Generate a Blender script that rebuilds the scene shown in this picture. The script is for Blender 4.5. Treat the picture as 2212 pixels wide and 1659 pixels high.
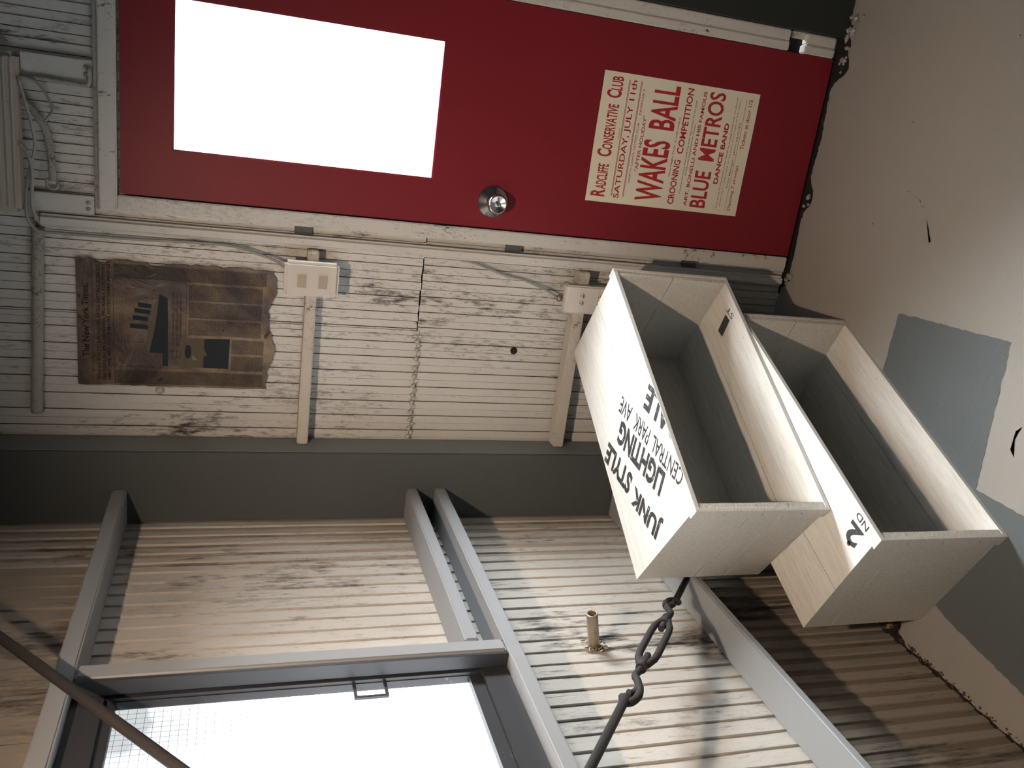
import bpy, bmesh, math, random
from mathutils import Vector, Matrix
random.seed(7)
S = bpy.context.scene
for o in list(bpy.data.objects): bpy.data.objects.remove(o)
C = S.collection

# ------------------------------------------------------------------ camera
cam_d = bpy.data.cameras.new('camera'); cam = bpy.data.objects.new('camera', cam_d); C.objects.link(cam)
cam_d.sensor_width = 36.0; cam_d.lens = 36.0 * 1828.275 / 2212.0
cam_d.clip_start = 0.02
cam.matrix_world = Matrix(((0.131727398, 0.943961338, 0.302629948, 1.277537),
                           (-0.283003744, 0.328396120, -0.901146420, -2.521217),
                           (-0.950029880, 0.033060265, 0.310403359, 1.817612),
                           (0, 0, 0, 1)))
S.camera = cam
# ------------------------------------------------------------------ world, lamps, exposure
S.view_settings.view_transform = 'Standard'; S.view_settings.look = 'None'
S.view_settings.exposure = 0.0; S.view_settings.gamma = 1.0
S.view_settings.use_curve_mapping = False
SKY_L = 152.0          # radiance of the bright sky patch outside the door window
LEFT_PANE = 7.0       # daylight through the wired glass on the left
W = bpy.data.worlds.new('world'); S.world = W; W.use_nodes = True
W.node_tree.nodes['Background'].inputs[0].default_value = (0.95, 0.98, 1.0, 1)
W.node_tree.nodes['Background'].inputs[1].default_value = 7.0
ld = bpy.data.lights.new('warm_bulb_light', 'SPOT'); ld.energy = 126; ld.color = (1.0, 0.745, 0.53); ld.shadow_soft_size = 0.02; ld.spot_size = math.radians(128); ld.spot_blend = 1.0
lo = bpy.data.objects.new('warm_bulb_light', ld); lo.location = (0.9, -1.85, 2.4); C.objects.link(lo)
lo.rotation_euler = (Vector((0.28, -0.75, 0.40)) - lo.location).to_track_quat('-Z', 'Y').to_euler()

sd = bpy.data.lights.new('sky_light', 'AREA'); sd.shape = 'RECTANGLE'; sd.size = 3.3; sd.size_y = 3.0; sd.energy = SKY_L * math.pi * 9.9; sd.color = (.94, .98, 1.0)
so = bpy.data.objects.new('sky_light', sd); C.objects.link(so); wc = Vector((1.253, 0, 1.64)); so.location = wc + Vector((.64, .50, .56)).normalized() * 3.1
so.rotation_euler = (wc - so.location).to_track_quat('-Z', 'Y').to_euler()

pd = bpy.data.lights.new('window_portal', 'AREA'); pd.shape = 'RECTANGLE'; pd.size = .40; pd.size_y = .74; pd.cycles.is_portal = True
po = bpy.data.objects.new('window_portal', pd); C.objects.link(po); po.location = (1.253, .04, 1.642); po.rotation_euler = (math.radians(-90), 0, 0)

# ------------------------------------------------------------------ materials
def nt(name):
    m = bpy.data.materials.new(name); m.use_nodes = True
    t = m.node_tree; b = t.nodes['Principled BSDF']
    return m, t, b
def noise(t, scale, detail=4, rough=.6, vec=None, dist=0):
    n = t.nodes.new('ShaderNodeTexNoise'); n.inputs['Scale'].default_value = scale
    n.inputs['Detail'].default_value = detail; n.inputs['Roughness'].default_value = rough
    n.inputs['Distortion'].default_value = dist
    if vec: t.links.new(vec, n.inputs['Vector'])
    return n.outputs['Fac']
def coords(t, scale=(1, 1, 1), rot=(0, 0, 0)):
    c = t.nodes.new('ShaderNodeTexCoord'); m = t.nodes.new('ShaderNodeMapping')
    m.inputs['Scale'].default_value = scale; m.inputs['Rotation'].default_value = rot
    t.links.new(c.outputs['Object'], m.inputs['Vector']); return m.outputs['Vector']
def ramp(t, fac, stops):
    r = t.nodes.new('ShaderNodeValToRGB'); e = r.color_ramp.elements
    while len(e) < len(stops): e.new(0.5)
    for el, (p, c) in zip(e, stops):
        el.position = p; el.color = c if len(c) == 4 else (*c, 1)
    t.links.new(fac, r.inputs['Fac']); return r.outputs['Color']
def mix(t, fac, a, b):
    m = t.nodes.new('ShaderNodeMix'); m.data_type = 'RGBA'
    if isinstance(fac, (int, float)): m.inputs[0].default_value = fac
    else: t.links.new(fac, m.inputs[0])
    for s, v in ((6, a), (7, b)):
        if isinstance(v, tuple): m.inputs[s].default_value = (*v, 1)
        else: t.links.new(v, m.inputs[s])
    return m.outputs[2]
def math_(t, op, a, b=0.0):
    m = t.nodes.new('ShaderNodeMath'); m.operation = op
    for i, v in enumerate((a, b)):
        if isinstance(v, (int, float)): m.inputs[i].default_value = v
        else: t.links.new(v, m.inputs[i])
    return m.outputs[0]
def bump(t, b, fac, strength, dist=.002):
    n = t.nodes.new('ShaderNodeBump'); n.inputs['Strength'].default_value = strength
    n.inputs['Distance'].default_value = dist
    t.links.new(fac, n.inputs['Height']); t.links.new(n.outputs['Normal'], b.inputs['Normal'])
def paint(name, col, col2=None, grime=None, gscale=8, glo=.60, ghi=.68, rough=.55, bscale=90, bstr=.35, stretch=(1, 1, 1), spec=.3, metal=0, bdist=.002, speck=0):
    """painted surface: base colour with a soft second tone, chipped / dirty flecks, rough brushed relief"""
    m, t, b = nt(name)
    v = coords(t, stretch)
    c = mix(t, noise(t, 3.5, 5, .6, v), col, col2 or tuple(x * .82 for x in col))
    if grime:
        g1 = noise(t, gscale, 8, .75, v, .3); g2 = noise(t, gscale * 14, 4, .7, v)
        g = math_(t, 'ADD', g1, math_(t, 'MULTIPLY', math_(t, 'SUBTRACT', g2, .5), .45))
        mask = ramp(t, g, [(glo, (0, 0, 0)), (ghi, (1, 1, 1))])
        c = mix(t, mask, c, grime)
    if speck:
        f = math_(t, 'ADD', noise(t, 95, 5, .8, v), math_(t, 'MULTIPLY', math_(t, 'SUBTRACT', noise(t, 6, 3, .6, v), .5), .55))
        c = mix(t, math_(t, 'MULTIPLY', ramp(t, f, [(.56, (0, 0, 0)), (.68, (1, 1, 1))]), speck), c, tuple(x * .22 for x in col))
    t.links.new(c, b.inputs['Base Color'])
    b.inputs['Roughness'].default_value = rough; b.inputs['Specular IOR Level'].default_value = spec
    b.inputs['Metallic'].default_value = metal
    if bstr: bump(t, b, noise(t, bscale, 6, .65, coords(t)), bstr, bdist)
    return m
DIRT = (.035, .024, .022)
M = {}
M['corr'] = paint('cream_corrugated_paint', (.60, .59, .565), (.42, .41, .39), DIRT, 5.0, .572, .68, .32, 55, .6, (1, 1, .28), .8, bdist=.003, speck=.7)
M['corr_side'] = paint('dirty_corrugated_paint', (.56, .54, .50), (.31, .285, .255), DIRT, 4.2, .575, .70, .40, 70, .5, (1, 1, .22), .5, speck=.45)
M['corr_brown'] = paint('brown_corrugated_paint', (.42, .37, .315), (.22, .185, .15), DIRT, 5.0, .52, .70, .45, 70, .45, (1, 1, .18), .4)  # browner tone set by zone: pans by the column, top and bottom bands
M['corr_dark'] = paint('dark_brown_corrugated_paint', (.28, .235, .185), (.14, .115, .09), DIRT, 5.0, .52, .66, .5, 70, .45, (1, 1, .15), .3)  # darkest brown, for the pans of the bottom band
M['crease'] = paint('dark_crease_paint', (.16, .145, .125), (.09, .08, .07), DIRT, 14, .5, .6, .6, 120, .3, (1, 1, .3))  # darker tone on the slope and groove faces
M['flange'] = paint('daylit_grey_flange_paint', (.20, .225, .235), (.17, .19, .20), None, rough=.5, bscale=60, bstr=.12)  # column grey painted lighter to stand for door daylight on its side
M['trim'] = paint('cream_gloss_trim', (.55, .545, .52), (.45, .445, .425), DIRT, 9, .61, .68, .4, 120, .45, (1, 1, .5), .45, speck=.35)
M['rail'] = paint('cream_steel_rail', (.50, .475, .43), (.42, .395, .355), (.07, .045, .035), 11, .63, .70, .5, 130, .45, speck=.4)
M['pipe'] = paint('lumpy_painted_pipe', (.45, .44, .39), (.30, .29, .26), DIRT, 16, .60, .68, .38, 110, 1.0, bdist=.006, speck=.7)
M['steelgrey'] = paint('blue_grey_steel_paint', (.078, .086, .088), (.066, .072, .074), None, rough=.55, bscale=60, bstr=.12)
M['girt'] = paint('pale_grey_steel_paint', (.255, .268, .285), (.225, .236, .25), (.13, .10, .08), 10, .68, .80, .5, 60, .12)
M['red'] = paint('deep_red_gloss_paint', (.19, .012, .021), (.155, .010, .018), (.07, .010, .014), 2.2, .70, .85, .46, 25, .10, spec=.3)
M['black'] = paint('void_black', (.012, .013, .013), rough=.85, bstr=0)  # flat black painted in for unlit voids, gaps and slots
M['darkpanel'] = paint('near_black_green', (.022, .027, .026), rough=.6, bscale=40, bstr=.1)
M['frame'] = paint('dark_bronze_window_paint', (.036, .038, .044), (.020, .021, .025), (.11, .10, .09), 9, .66, .74, .5, 60, .25)
M['iron'] = paint('rough_dark_iron', (.030, .025, .025), (.018, .016, .016), rough=.7, bscale=180, bstr=.6)
M['galv'] = paint('old_galvanised_pipe', (.42, .36, .28), (.25, .20, .15), (.10, .06, .04), 30, .60, .68, .35, 150, .3, metal=.75, spec=.5)
M['foil'] = paint('crumpled_foil_sealant', (.75, .68, .55), (.35, .25, .15), (.08, .05, .03), 40, .55, .62, .25, 160, .8, metal=.8)
M['chrome'] = paint('brushed_chrome', (.72, .72, .74), (.62, .62, .64), rough=.18, bstr=0, metal=1)
M['brass'] = paint('brass_edge', (.8, .5, .2), rough=.3, bstr=0, metal=1)
M['plastic'] = paint('aged_ivory_plastic', (.54, .515, .48), (.48, .455, .42), (.22, .16, .12), 18, .64, .74, .4, 120, .15)
M['rocker'] = paint('beige_rocker', (.40, .34, .29), rough=.4, bstr=0)
M['wire'] = paint('painted_cable', (.34, .33, .30), (.22, .21, .19), rough=.35, bscale=120, bstr=.3)
M['lathe'] = M['iron']
M['rust'] = paint('rusty_crust', (.10, .058, .036), (.035, .022, .016), (.36, .28, .20), 26, .57, .63, .8, 120, 1.0)
M['gap'] = paint('dark_dirt_gap', (.018, .015, .013), (.010, .009, .008), (.11, .075, .05), 40, .60, .66, .9, 160, .6)
M['fixture'] = paint('cream_pressed_metal', (.44, .39, .34), (.36, .33, .29), DIRT, 20, .66, .72, .45, 90, .2)
M['ink_red'] = paint('worn_red_ink', (.36, .022, .028), (.33, .02, .026), (.62, .58, .48), 90, .66, .72, .6, bstr=0)
M['ink_small'] = paint('dull_red_ink', (.30, .11, .09), rough=.7, bstr=0)
M['paper'] = paint('cream_poster_paper', (.70, .665, .55), (.63, .595, .48), (.52, .47, .36), 10, .66, .80, .6, 40, .1)
M['stencil'] = paint('worn_black_stencil_ink', (.022, .022, .022), (.03, .03, .03), (.60, .60, .57), 60, .605, .65, .7, bstr=0)
M['marker'] = paint('black_marker_ink', (.03, .03, .03), (.05, .05, .05), (.4, .4, .38), 120, .64, .7, .7, bstr=0)
M['news_ink'] = paint('faded_news_ink', (.016, .012, .012), rough=.8, bstr=0)
M['news_dark'] = paint('picture_blue_black', (.018, .026, .032), rough=.8, bstr=0)
M['news_pale'] = paint('picture_pale', (.115, .092, .066), rough=.8, bstr=0)

def wood():
    m, t, b = nt('whitewashed_pine')
    v = coords(t, (1.2, 14, 14)); g = noise(t, 9, 8, .65, v, .6)
    v2 = coords(t, (2, 2, 2))
    c = ramp(t, g, [(.30, (.48, .475, .445)), (.55, (.59, .585, .555)), (.8, (.63, .625, .60))])
    kn = noise(t, 26, 2, .5, v2); c = mix(t, ramp(t, kn, [(.74, (0, 0, 0)), (.80, (1, 1, 1))]), c, (.40, .33, .24))
    t.links.new(c, b.inputs['Base Color']); b.inputs['Roughness'].default_value = .6
    b.inputs['Specular IOR Level'].default_value = .25
    bump(t, b, g, .35, .0015); return m
M['wood'] = wood()
def endgrain():
    m, t, b = nt('pine_end_grain')
    v = coords(t, (60, 60, 260)); g = noise(t, 1.6, 5, .6, v, .4)
    c = ramp(t, g, [(.35, (.42, .40, .36)), (.6, (.66, .65, .61))])
    t.links.new(c, b.inputs['Base Color']); b.inputs['Roughness'].default_value = .75
    bump(t, b, g, .6, .001); return m
M['endgrain'] = endgrain()
def floor_mat(name, ca, cb, seed=0):
    m, t, b = nt(name)
    v = coords(t); n1 = noise(t, 2.2, 6, .6, v); n2 = noise(t, 60, 4, .7, v)
    c = mix(t, n1, ca, cb)
    vo = t.nodes.new('ShaderNodeTexVoronoi'); vo.inputs['Scale'].default_value = 16; t.links.new(v, vo.inputs['Vector'])
    pits = ramp(t, vo.outputs['Distance'], [(.035, (1, 1, 1)), (.055, (0, 0, 0))])
    gate = ramp(t, noise(t, 7, 2, .5, v), [(.55, (0, 0, 0)), (.6, (1, 1, 1))])
    c = mix(t, math_(t, 'MULTIPLY', pits, gate), c, (.07, .06, .05))
    t.links.new(c, b.inputs['Base Color']); b.inputs['Roughness'].default_value = .42
    b.inputs['Specular IOR Level'].default_value = .4
    r = math_(t, 'ADD', noise(t, 9, 5, .55, v), math_(t, 'MULTIPLY', n2, .18))
    bump(t, b, r, .35, .010); return m
M['floor'] = floor_mat('beige_floor_paint', (.295, .282, .262), (.25, .238, .222))
M['floor_grey'] = floor_mat('blue_grey_floor_paint', (.102, .117, .122), (.088, .101, .106))
def emit(name, col, strength, dirt=None, dscale=3, vary=0):
    m, t, b = nt(name); e = t.nodes.new('ShaderNodeEmission'); out = t.nodes['Material Output']
    e.inputs['Strength'].default_value = strength
    v = coords(t)
    if dirt: t.links.new(mix(t, ramp(t, noise(t, dscale, 6, .7, v), [(.66, (0, 0, 0)), (.76, (1, 1, 1))]), col, dirt), e.inputs['Color'])
    else: e.inputs['Color'].default_value = (*col, 1)
    if vary:
        s = ramp(t, noise(t, 1.6, 2, .5, v), [(.35, (.16, .16, .16)), (.62, (1, 1, 1))])
        t.links.new(math_(t, 'MULTIPLY', s, strength), e.inputs['Strength'])
    t.links.new(e.outputs[0], out.inputs['Surface']); t.nodes.remove(b); return m
def clear_pane():
    m, t, b = nt('clear_dusty_glass'); out = t.nodes['Material Output']
    tr = t.nodes.new('ShaderNodeBsdfTransparent'); mx = t.nodes.new('ShaderNodeMixShader')
    b.inputs['Base Color'].default_value = (.6, .7, .7, 1); b.inputs['Roughness'].default_value = .25
    f = ramp(t, noise(t, 5, 6, .7, coords(t)), [(.55, (.02, .02, .02)), (.75, (.10, .10, .10))])
    t.links.new(f, mx.inputs[0]); t.links.new(tr.outputs[0], mx.inputs[1]); t.links.new(b.outputs[0], mx.inputs[2])
    t.links.new(mx.outputs[0], out.inputs['Surface']); return m
M['pane_door'] = clear_pane()
M['outside'] = paint('pale_outdoor_concrete', (.72, .74, .74), (.66, .69, .70), rough=.9, bstr=0)
M['ceil'] = paint('dark_ceiling_paint', (.10, .095, .09), rough=.8, bstr=0)
M['pane_fill'] = emit('added_fill_pane', (.90, .97, 1.0), 3.2)  # glowing pane added for cool fill
M['pane_left'] = emit('daylit_wired_pane', (.93, .975, 1.0), LEFT_PANE)
_t = M['pane_left'].node_tree; _g = _t.nodes.new('ShaderNodeNewGeometry'); _d = _t.nodes.new('ShaderNodeVectorMath'); _d.operation = 'DISTANCE'
_d.inputs[1].default_value = (.038, -1.02, 2.02); _t.links.new(_g.outputs['Position'], _d.inputs[0])
_r = _t.nodes.new('ShaderNodeMapRange'); _r.inputs['From Min'].default_value = .06; _r.inputs['From Max'].default_value = .42; _r.inputs['To Min'].default_value = .72; _r.inputs['To Max'].default_value = LEFT_PANE
_n = noise(_t, 7, 3, .6, coords(_t)); _a = math_(_t, 'ADD', _d.outputs['Value'], math_(_t, 'MULTIPLY', math_(_t, 'SUBTRACT', _n, .5), .22)); _t.links.new(_a, _r.inputs['Value'])
_t.links.new(_r.outputs[0], [q for q in _t.nodes if q.type == 'EMISSION'][0].inputs['Strength'])

def news_paper():
    m, t, b = nt('brown_stained_newsprint'); v = coords(t)
    c = ramp(t, noise(t, 4.0, 7, .65, v, .5), [(.32, (.018, .010, .010)), (.46, (.060, .036, .030)), (.57, (.155, .110, .068)), (.68, (.24, .18, .11))])
    sp = ramp(t, noise(t, 34, 3, .6, v), [(.66, (0, 0, 0)), (.70, (1, 1, 1))])
    c = mix(t, sp, c, (.025, .010, .010))
    t.links.new(c, b.inputs['Base Color']); b.inputs['Roughness'].default_value = .38
    b.inputs['Specular IOR Level'].default_value = .45
    bump(t, b, noise(t, 14, 5, .6, v, 1.0), .6, .006); return m
M['news'] = news_paper()

# ------------------------------------------------------------------ building helpers
WM = {}
def wm(o): return WM.get(o.name, Matrix.Identity(4)) if o else Matrix.Identity(4)
class MB:
    def __init__(s): s.bm = bmesh.new()
    def hexa(s, P, mi=0):
        v = [s.bm.verts.new(p) for p in P]
        for f in ((0, 3, 2, 1), (4, 5, 6, 7), (0, 1, 5, 4), (1, 2, 6, 5), (2, 3, 7, 6), (3, 0, 4, 7)):
            s.bm.faces.new([v[i] for i in f]).material_index = mi
        return s
    def box(s, a, b, mi=0):
        (x0, y0, z0), (x1, y1, z1) = a, b
        return s.hexa([(x0, y0, z0), (x1, y0, z0), (x1, y1, z0), (x0, y1, z0), (x0, y0, z1), (x1, y0, z1), (x1, y1, z1), (x0, y1, z1)], mi)
    def quad(s, P, mi=0):
        f = s.bm.faces.new([s.bm.verts.new(p) for p in P]); f.material_index = mi; return s
    def tube(s, pts, r, n=10, mi=0, cap=True, closed=False):
        pts = [Vector(p) for p in pts]; N = len(pts); rs = r if isinstance(r, (list, tuple)) else [r] * N
        rings = []; prev = None
        for i, p in enumerate(pts):
            a = pts[(i - 1) % N] if (i > 0 or closed) else p
            b_ = pts[(i + 1) % N] if (i < N - 1 or closed) else p
            d = (b_ - a).normalized()
            if prev is None:
                q = Vector((0, 0, 1)) if abs(d.z) < .9 else Vector((1, 0, 0)); e1 = d.cross(q).normalized()
            else: e1 = (prev - d * prev.dot(d)).normalized()
            prev = e1; e2 = d.cross(e1)
            rings.append([s.bm.verts.new(p + (e1 * math.cos(2 * math.pi * k / n) + e2 * math.sin(2 * math.pi * k / n)) * rs[i]) for k in range(n)])
        for i in range(N if closed else N - 1):
            A, B = rings[i], rings[(i + 1) % N]
            for k in range(n):
                f = s.bm.faces.new((A[k], A[(k + 1) % n], B[(k + 1) % n], B[k])); f.smooth = True; f.material_index = mi
        if cap and not closed:
            s.bm.faces.new(rings[0][::-1]).material_index = mi; s.bm.faces.new(rings[-1]).material_index = mi
        return s
    def lathe(s, o, ax, prof, n=40, mi=0):
        """prof: (distance along axis, radius)"""
        o = Vector(o); ax = Vector(ax).normalized(); q = Vector((0, 0, 1)) if abs(ax.z) < .9 else Vector((1, 0, 0))
        e1 = ax.cross(q).normalized(); e2 = ax.cross(e1); R = []
        for d, r in prof:
            if r < 1e-6: R.append([s.bm.verts.new(o + ax * d)]); continue
            R.append([s.bm.verts.new(o + ax * d + (e1 * math.cos(2 * math.pi * k / n) + e2 * math.sin(2 * math.pi * k / n)) * r) for k in range(n)])
        for A, B in zip(R, R[1:]):
            for k in range(n):
                k2 = (k + 1) % n
                vs = [A[k % len(A)], A[k2 % len(A)], B[k2 % len(B)], B[k % len(B)]]
                u = []
                for w in vs:
                    if w not in u: u.append(w)
                if len(u) > 2: f = s.bm.faces.new(u); f.smooth = True; f.material_index = mi
        return s
    def flat(s, pts, depth, mi=0):
        """pts: closed outline as 3D points; depth: vector to extrude"""
        a = [s.bm.verts.new(p) for p in pts]; b_ = [s.bm.verts.new(Vector(p) + Vector(depth)) for p in pts]
        s.bm.faces.new(a).material_index = mi; s.bm.faces.new(b_[::-1]).material_index = mi
        for i in range(len(a)):
            j = (i + 1) % len(a); s.bm.faces.new((a[i], b_[i], b_[j], a[j])).material_index = mi
        return s
    def build(s, name, mats, parent=None, bevel=0, loc=None, seg=2, local=False):
        if not isinstance(mats, (list, tuple)): mats = [mats]
        bmesh.ops.recalc_face_normals(s.bm, faces=s.bm.faces)
        if bevel:
            ed = [e for e in s.bm.edges if len(e.link_faces) == 2 and not e.smooth or (len(e.link_faces) == 2 and e.calc_face_angle(0) > .6)]
            bmesh.ops.bevel(s.bm, geom=ed, offset=bevel, segments=seg, affect='EDGES', clamp_overlap=True)
        if not local:
            if loc is not None: s.bm.transform(Matrix.Translation(-Vector(loc)))
            elif parent: s.bm.transform(wm(parent).inverted())
        me = bpy.data.meshes.new(name); s.bm.to_mesh(me); s.bm.free()
        for m in mats: me.materials.append(m)
        o = bpy.data.objects.new(name, me); C.objects.link(o)
        if parent: o.parent = parent; WM[o.name] = wm(parent)
        if loc is not None: o.location = loc; WM[o.name] = Matrix.Translation(Vector(loc))
        return o
def tag(o, label=None, cat=None, group=None, kind=None):
    if label: o['label'] = label
    if cat: o['category'] = cat
    if group: o['group'] = group
    if kind: o['kind'] = kind
    return o
def thing(name, label, cat, loc, rz=0, group=None):
    o = bpy.data.objects.new(name, None); C.objects.link(o); o.empty_display_size = .05
    o.location = loc; o.rotation_euler = (0, 0, rz)
    WM[o.name] = Matrix.Translation(Vector(loc)) @ Matrix.Rotation(rz, 4, 'Z')
    return tag(o, label, cat, group)
_tc = {}
def text_tris(txt, bold=0.0):
    k = (txt, bold)
    if k not in _tc:
        cu = bpy.data.curves.new('t', 'FONT'); cu.body = txt; cu.offset = bold; cu.resolution_u = 3
        o = bpy.data.objects.new('t', cu); me = bpy.data.meshes.new_from_object(o)
        V = [(v.co.x, v.co.y) for v in me.vertices]; F = [tuple(p.vertices) for p in me.polygons]
        bpy.data.objects.remove(o); bpy.data.curves.remove(cu); bpy.data.meshes.remove(me)
        xs = [a for a, _ in V]; ys = [b_ for _, b_ in V]
        _tc[k] = (V, F, min(xs), max(xs), min(ys), max(ys))
    return _tc[k]
def put_text(bm, txt, fn, w, h, bold=0.0, mi=0, x0=0.0, y0=0.0):
    """write txt so its ink fills w x h with lower left at x0, y0; fn maps (x, y) to a 3D point"""
    V, F, a, b_, c, d = text_tris(txt, bold)
    vs = [bm.verts.new(fn(x0 + (x - a) / (b_ - a) * w, y0 + (y - c) / (d - c) * h)) for x, y in V]
    for f in F:
        try: bm.faces.new([vs[i] for i in f]).material_index = mi
        except ValueError: pass

# ------------------------------------------------------------------ floor
def jag(pts, amp, step, seed):
    rnd = random.Random(seed); out = []
    for (a, b_) in zip(pts, pts[1:] + pts[:1]):
        d = math.hypot(b_[0] - a[0], b_[1] - a[1]); n = max(1, min(90, int(d / step)))
        for i in range(n):
            t = i / n; j = amp if i else amp * .4
            out.append((a[0] + (b_[0] - a[0]) * t + rnd.uniform(-j, j), a[1] + (b_[1] - a[1]) * t + rnd.uniform(-j, j)))
    return out
fl = MB()
fl.box((-.06, -3.3, -.08), (3.4, .06, 0), 0)
def layer(pts, z, mi):
    f = fl.bm.faces.new([fl.bm.verts.new((x, y, z)) for x, y in pts]); f.material_index = mi
    if f.normal.z < 0 or f.calc_area() == 0: pass
layer(jag([(.878, -.5643), (.904, -.9535), (.521, -.987), (.521, -1.14), (.52, -3.2), (.12, -3.2), (.122, -1.2865), (.158, -1.03), (.172, -.968), (.21, -.93), (.24, -.70), (.5, -.56)], .0022, .012, 3), .0006, 1)
edge = [(1.78, .02), (1.745, -.010), (1.700, -.030), (1.68, -.045), (1.655, -.040), (1.62, -.06), (1.60, -.052), (1.576, -.064), (1.55, -.072), (1.534, -.062), (1.5056, -.018), (1.477, -.006), (1.345, -.019), (1.208, -.010),
        (1.185, -.022), (1.165, -.040), (1.135, -.046), (1.113, -.040), (1.085, -.016), (1.0534, -.012), (.943, -.020), (.885, -.018), (.855, -.030), (.83, -.012), (.82, .02)]
layer(jag(edge, .003, .010, 5), .0009, 2)
layer(jag([(-.01, -.80), (.006, -.86), (.030, -.885), (.022, -.91), (.008, -.93), (.010, -1.1), (.004, -1.25), (.012, -1.4), (.004, -2), (.004, -3.2), (-.01, -3.2)], .004, .012, 8), .0009, 2)
# hairline cracks and chipped patch
def crack(pts, w, seed):
    rnd = random.Random(seed); L = [];
    for a, b_ in zip(pts, pts[1:]):
        for i in range(5): L.append((a[0] + (b_[0] - a[0]) * i / 5 + rnd.uniform(-w, w) * 2, a[1] + (b_[1] - a[1]) * i / 5 + rnd.uniform(-w, w) * 2))
    n = len(L); up = [(x + w * rnd.uniform(.2, 1), y + w * rnd.uniform(.1, .7)) for x, y in L]; layer(L + up[::-1], .001, 2)
crack([(1.2154, -.4667), (1.1985, -.5197), (1.1709, -.5539)], .0012, 1)
crack([(1.150, -.570), (1.118, -.5868), (1.0952, -.6045), (1.0819, -.6025)], .0018, 2)
crack([(.7215, -1.0501), (.6825, -1.0443), (.6269, -1.0585)], .0035, 4)
floor = fl.build('floor', [M['floor'], M['floor_grey'], M['gap']]); tag(floor, kind='structure')
for p in floor.data.polygons:
    if p.material_index and p.normal.z < 0: p.flip()

# ------------------------------------------------------------------ corrugated walls
PER = .0495
def profile(u0, u1, off=0.0):
    """(u, depth) breakpoints of a trapezoid sheet; depth 0 = crest towards the room"""
    out = []; k = math.floor((u0 - off) / PER) - 1
    while True:
        b_ = off + k * PER
        for du, d in ((0, 0), (.0235, 0), (.0250, 1), (.0466, 1), (.0476, 1.45), (.0487, 0), (.0495 - .00001, 0)):
            u = b_ + du
            if u > u1: break
            if u >= u0: out.append((u, d))
        if b_ > u1: break
        k += 1
    return [(u0, out[0][1])] + out + [(u1, out[-1][1])]
def sheet(mb, axis, u0, u1, z0, z1, base, sgn, depth=.0045, off=0.0, seed=0, dent=.0009, rag=0.0, mi=0, pan=0, crease=0):
    rnd = random.Random(seed); P = profile(u0, u1, off); nz = max(1, int((z1 - z0) / .12)); rows = []
    for j in range(nz + 1):
        z = z0 + (z1 - z0) * j / nz; row = []
        for (u, d) in P:
            dd = base + sgn * (d * depth) + rnd.uniform(-dent, dent) * (1 if 0 < j < nz else .5)
            zz = z + (rnd.uniform(-rag, rag) if j == 0 else 0)
            row.append(mb.bm.verts.new((u, dd, zz) if axis == 'x' else (dd, u, zz)))
        rows.append(row)
    for a, b_ in zip(rows, rows[1:]):
        for i in range(len(P) - 1):
            f = mb.bm.faces.new((a[i], a[i + 1], b_[i + 1], b_[i])); f.material_index = mi
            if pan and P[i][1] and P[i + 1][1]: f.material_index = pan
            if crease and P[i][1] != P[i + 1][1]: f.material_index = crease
wb = MB()
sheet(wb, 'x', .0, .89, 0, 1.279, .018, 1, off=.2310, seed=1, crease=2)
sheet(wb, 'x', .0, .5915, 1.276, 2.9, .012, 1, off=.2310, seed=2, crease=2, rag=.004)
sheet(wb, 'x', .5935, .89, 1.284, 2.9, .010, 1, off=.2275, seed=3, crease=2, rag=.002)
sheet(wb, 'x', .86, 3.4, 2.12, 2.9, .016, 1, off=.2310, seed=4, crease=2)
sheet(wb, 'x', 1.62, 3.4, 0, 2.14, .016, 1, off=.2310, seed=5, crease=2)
wb.box((-.06, .034, -.05), (.86, .05, 2.9), 1); wb.box((.86, .055, -.05), (1.03, .06, 2.16), 1); wb.box((1.48, .055, -.05), (1.64, .06, 2.16), 1); wb.box((1.03, .055, -.05), (1.48, .06, 1.25), 1); wb.box((1.03, .055, 2.03), (1.48, .06, 2.16), 1); wb.box((.86, .034, 2.16), (1.64, .05, 2.9), 1); wb.box((1.64, .034, -.05), (3.4, .05, 2.9), 1)
wb.box((.8, .012, -.02), (1.7, .055, .002), 1)
tag(wb.build('wall_back', [M['corr'], M['black'], M['crease']]), kind='structure')
wl = MB()
LO = -.1186 + .026
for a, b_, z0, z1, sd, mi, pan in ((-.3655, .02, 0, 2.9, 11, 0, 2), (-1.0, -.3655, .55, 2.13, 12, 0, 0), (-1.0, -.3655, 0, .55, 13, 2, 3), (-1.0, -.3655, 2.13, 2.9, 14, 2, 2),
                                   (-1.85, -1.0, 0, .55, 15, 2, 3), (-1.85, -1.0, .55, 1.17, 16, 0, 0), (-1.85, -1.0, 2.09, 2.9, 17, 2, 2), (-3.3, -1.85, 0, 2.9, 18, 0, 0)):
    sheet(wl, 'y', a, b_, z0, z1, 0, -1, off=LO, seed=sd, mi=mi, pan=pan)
wl.box((-.04, -1.0, -.05), (-.012, .05, 2.9), 1); wl.box((-.04, -1.85, -.05), (-.012, -1.0, 1.165), 1); wl.box((-.04, -1.85, 2.10), (-.012, -1.0, 2.9), 1); wl.box((-.04, -3.3, -.05), (-.012, -1.85, 2.9), 1)
tag(wl.build('wall_left', [M['corr_side'], M['black'], M['corr_brown'], M['corr_dark']]), kind='structure')

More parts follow.
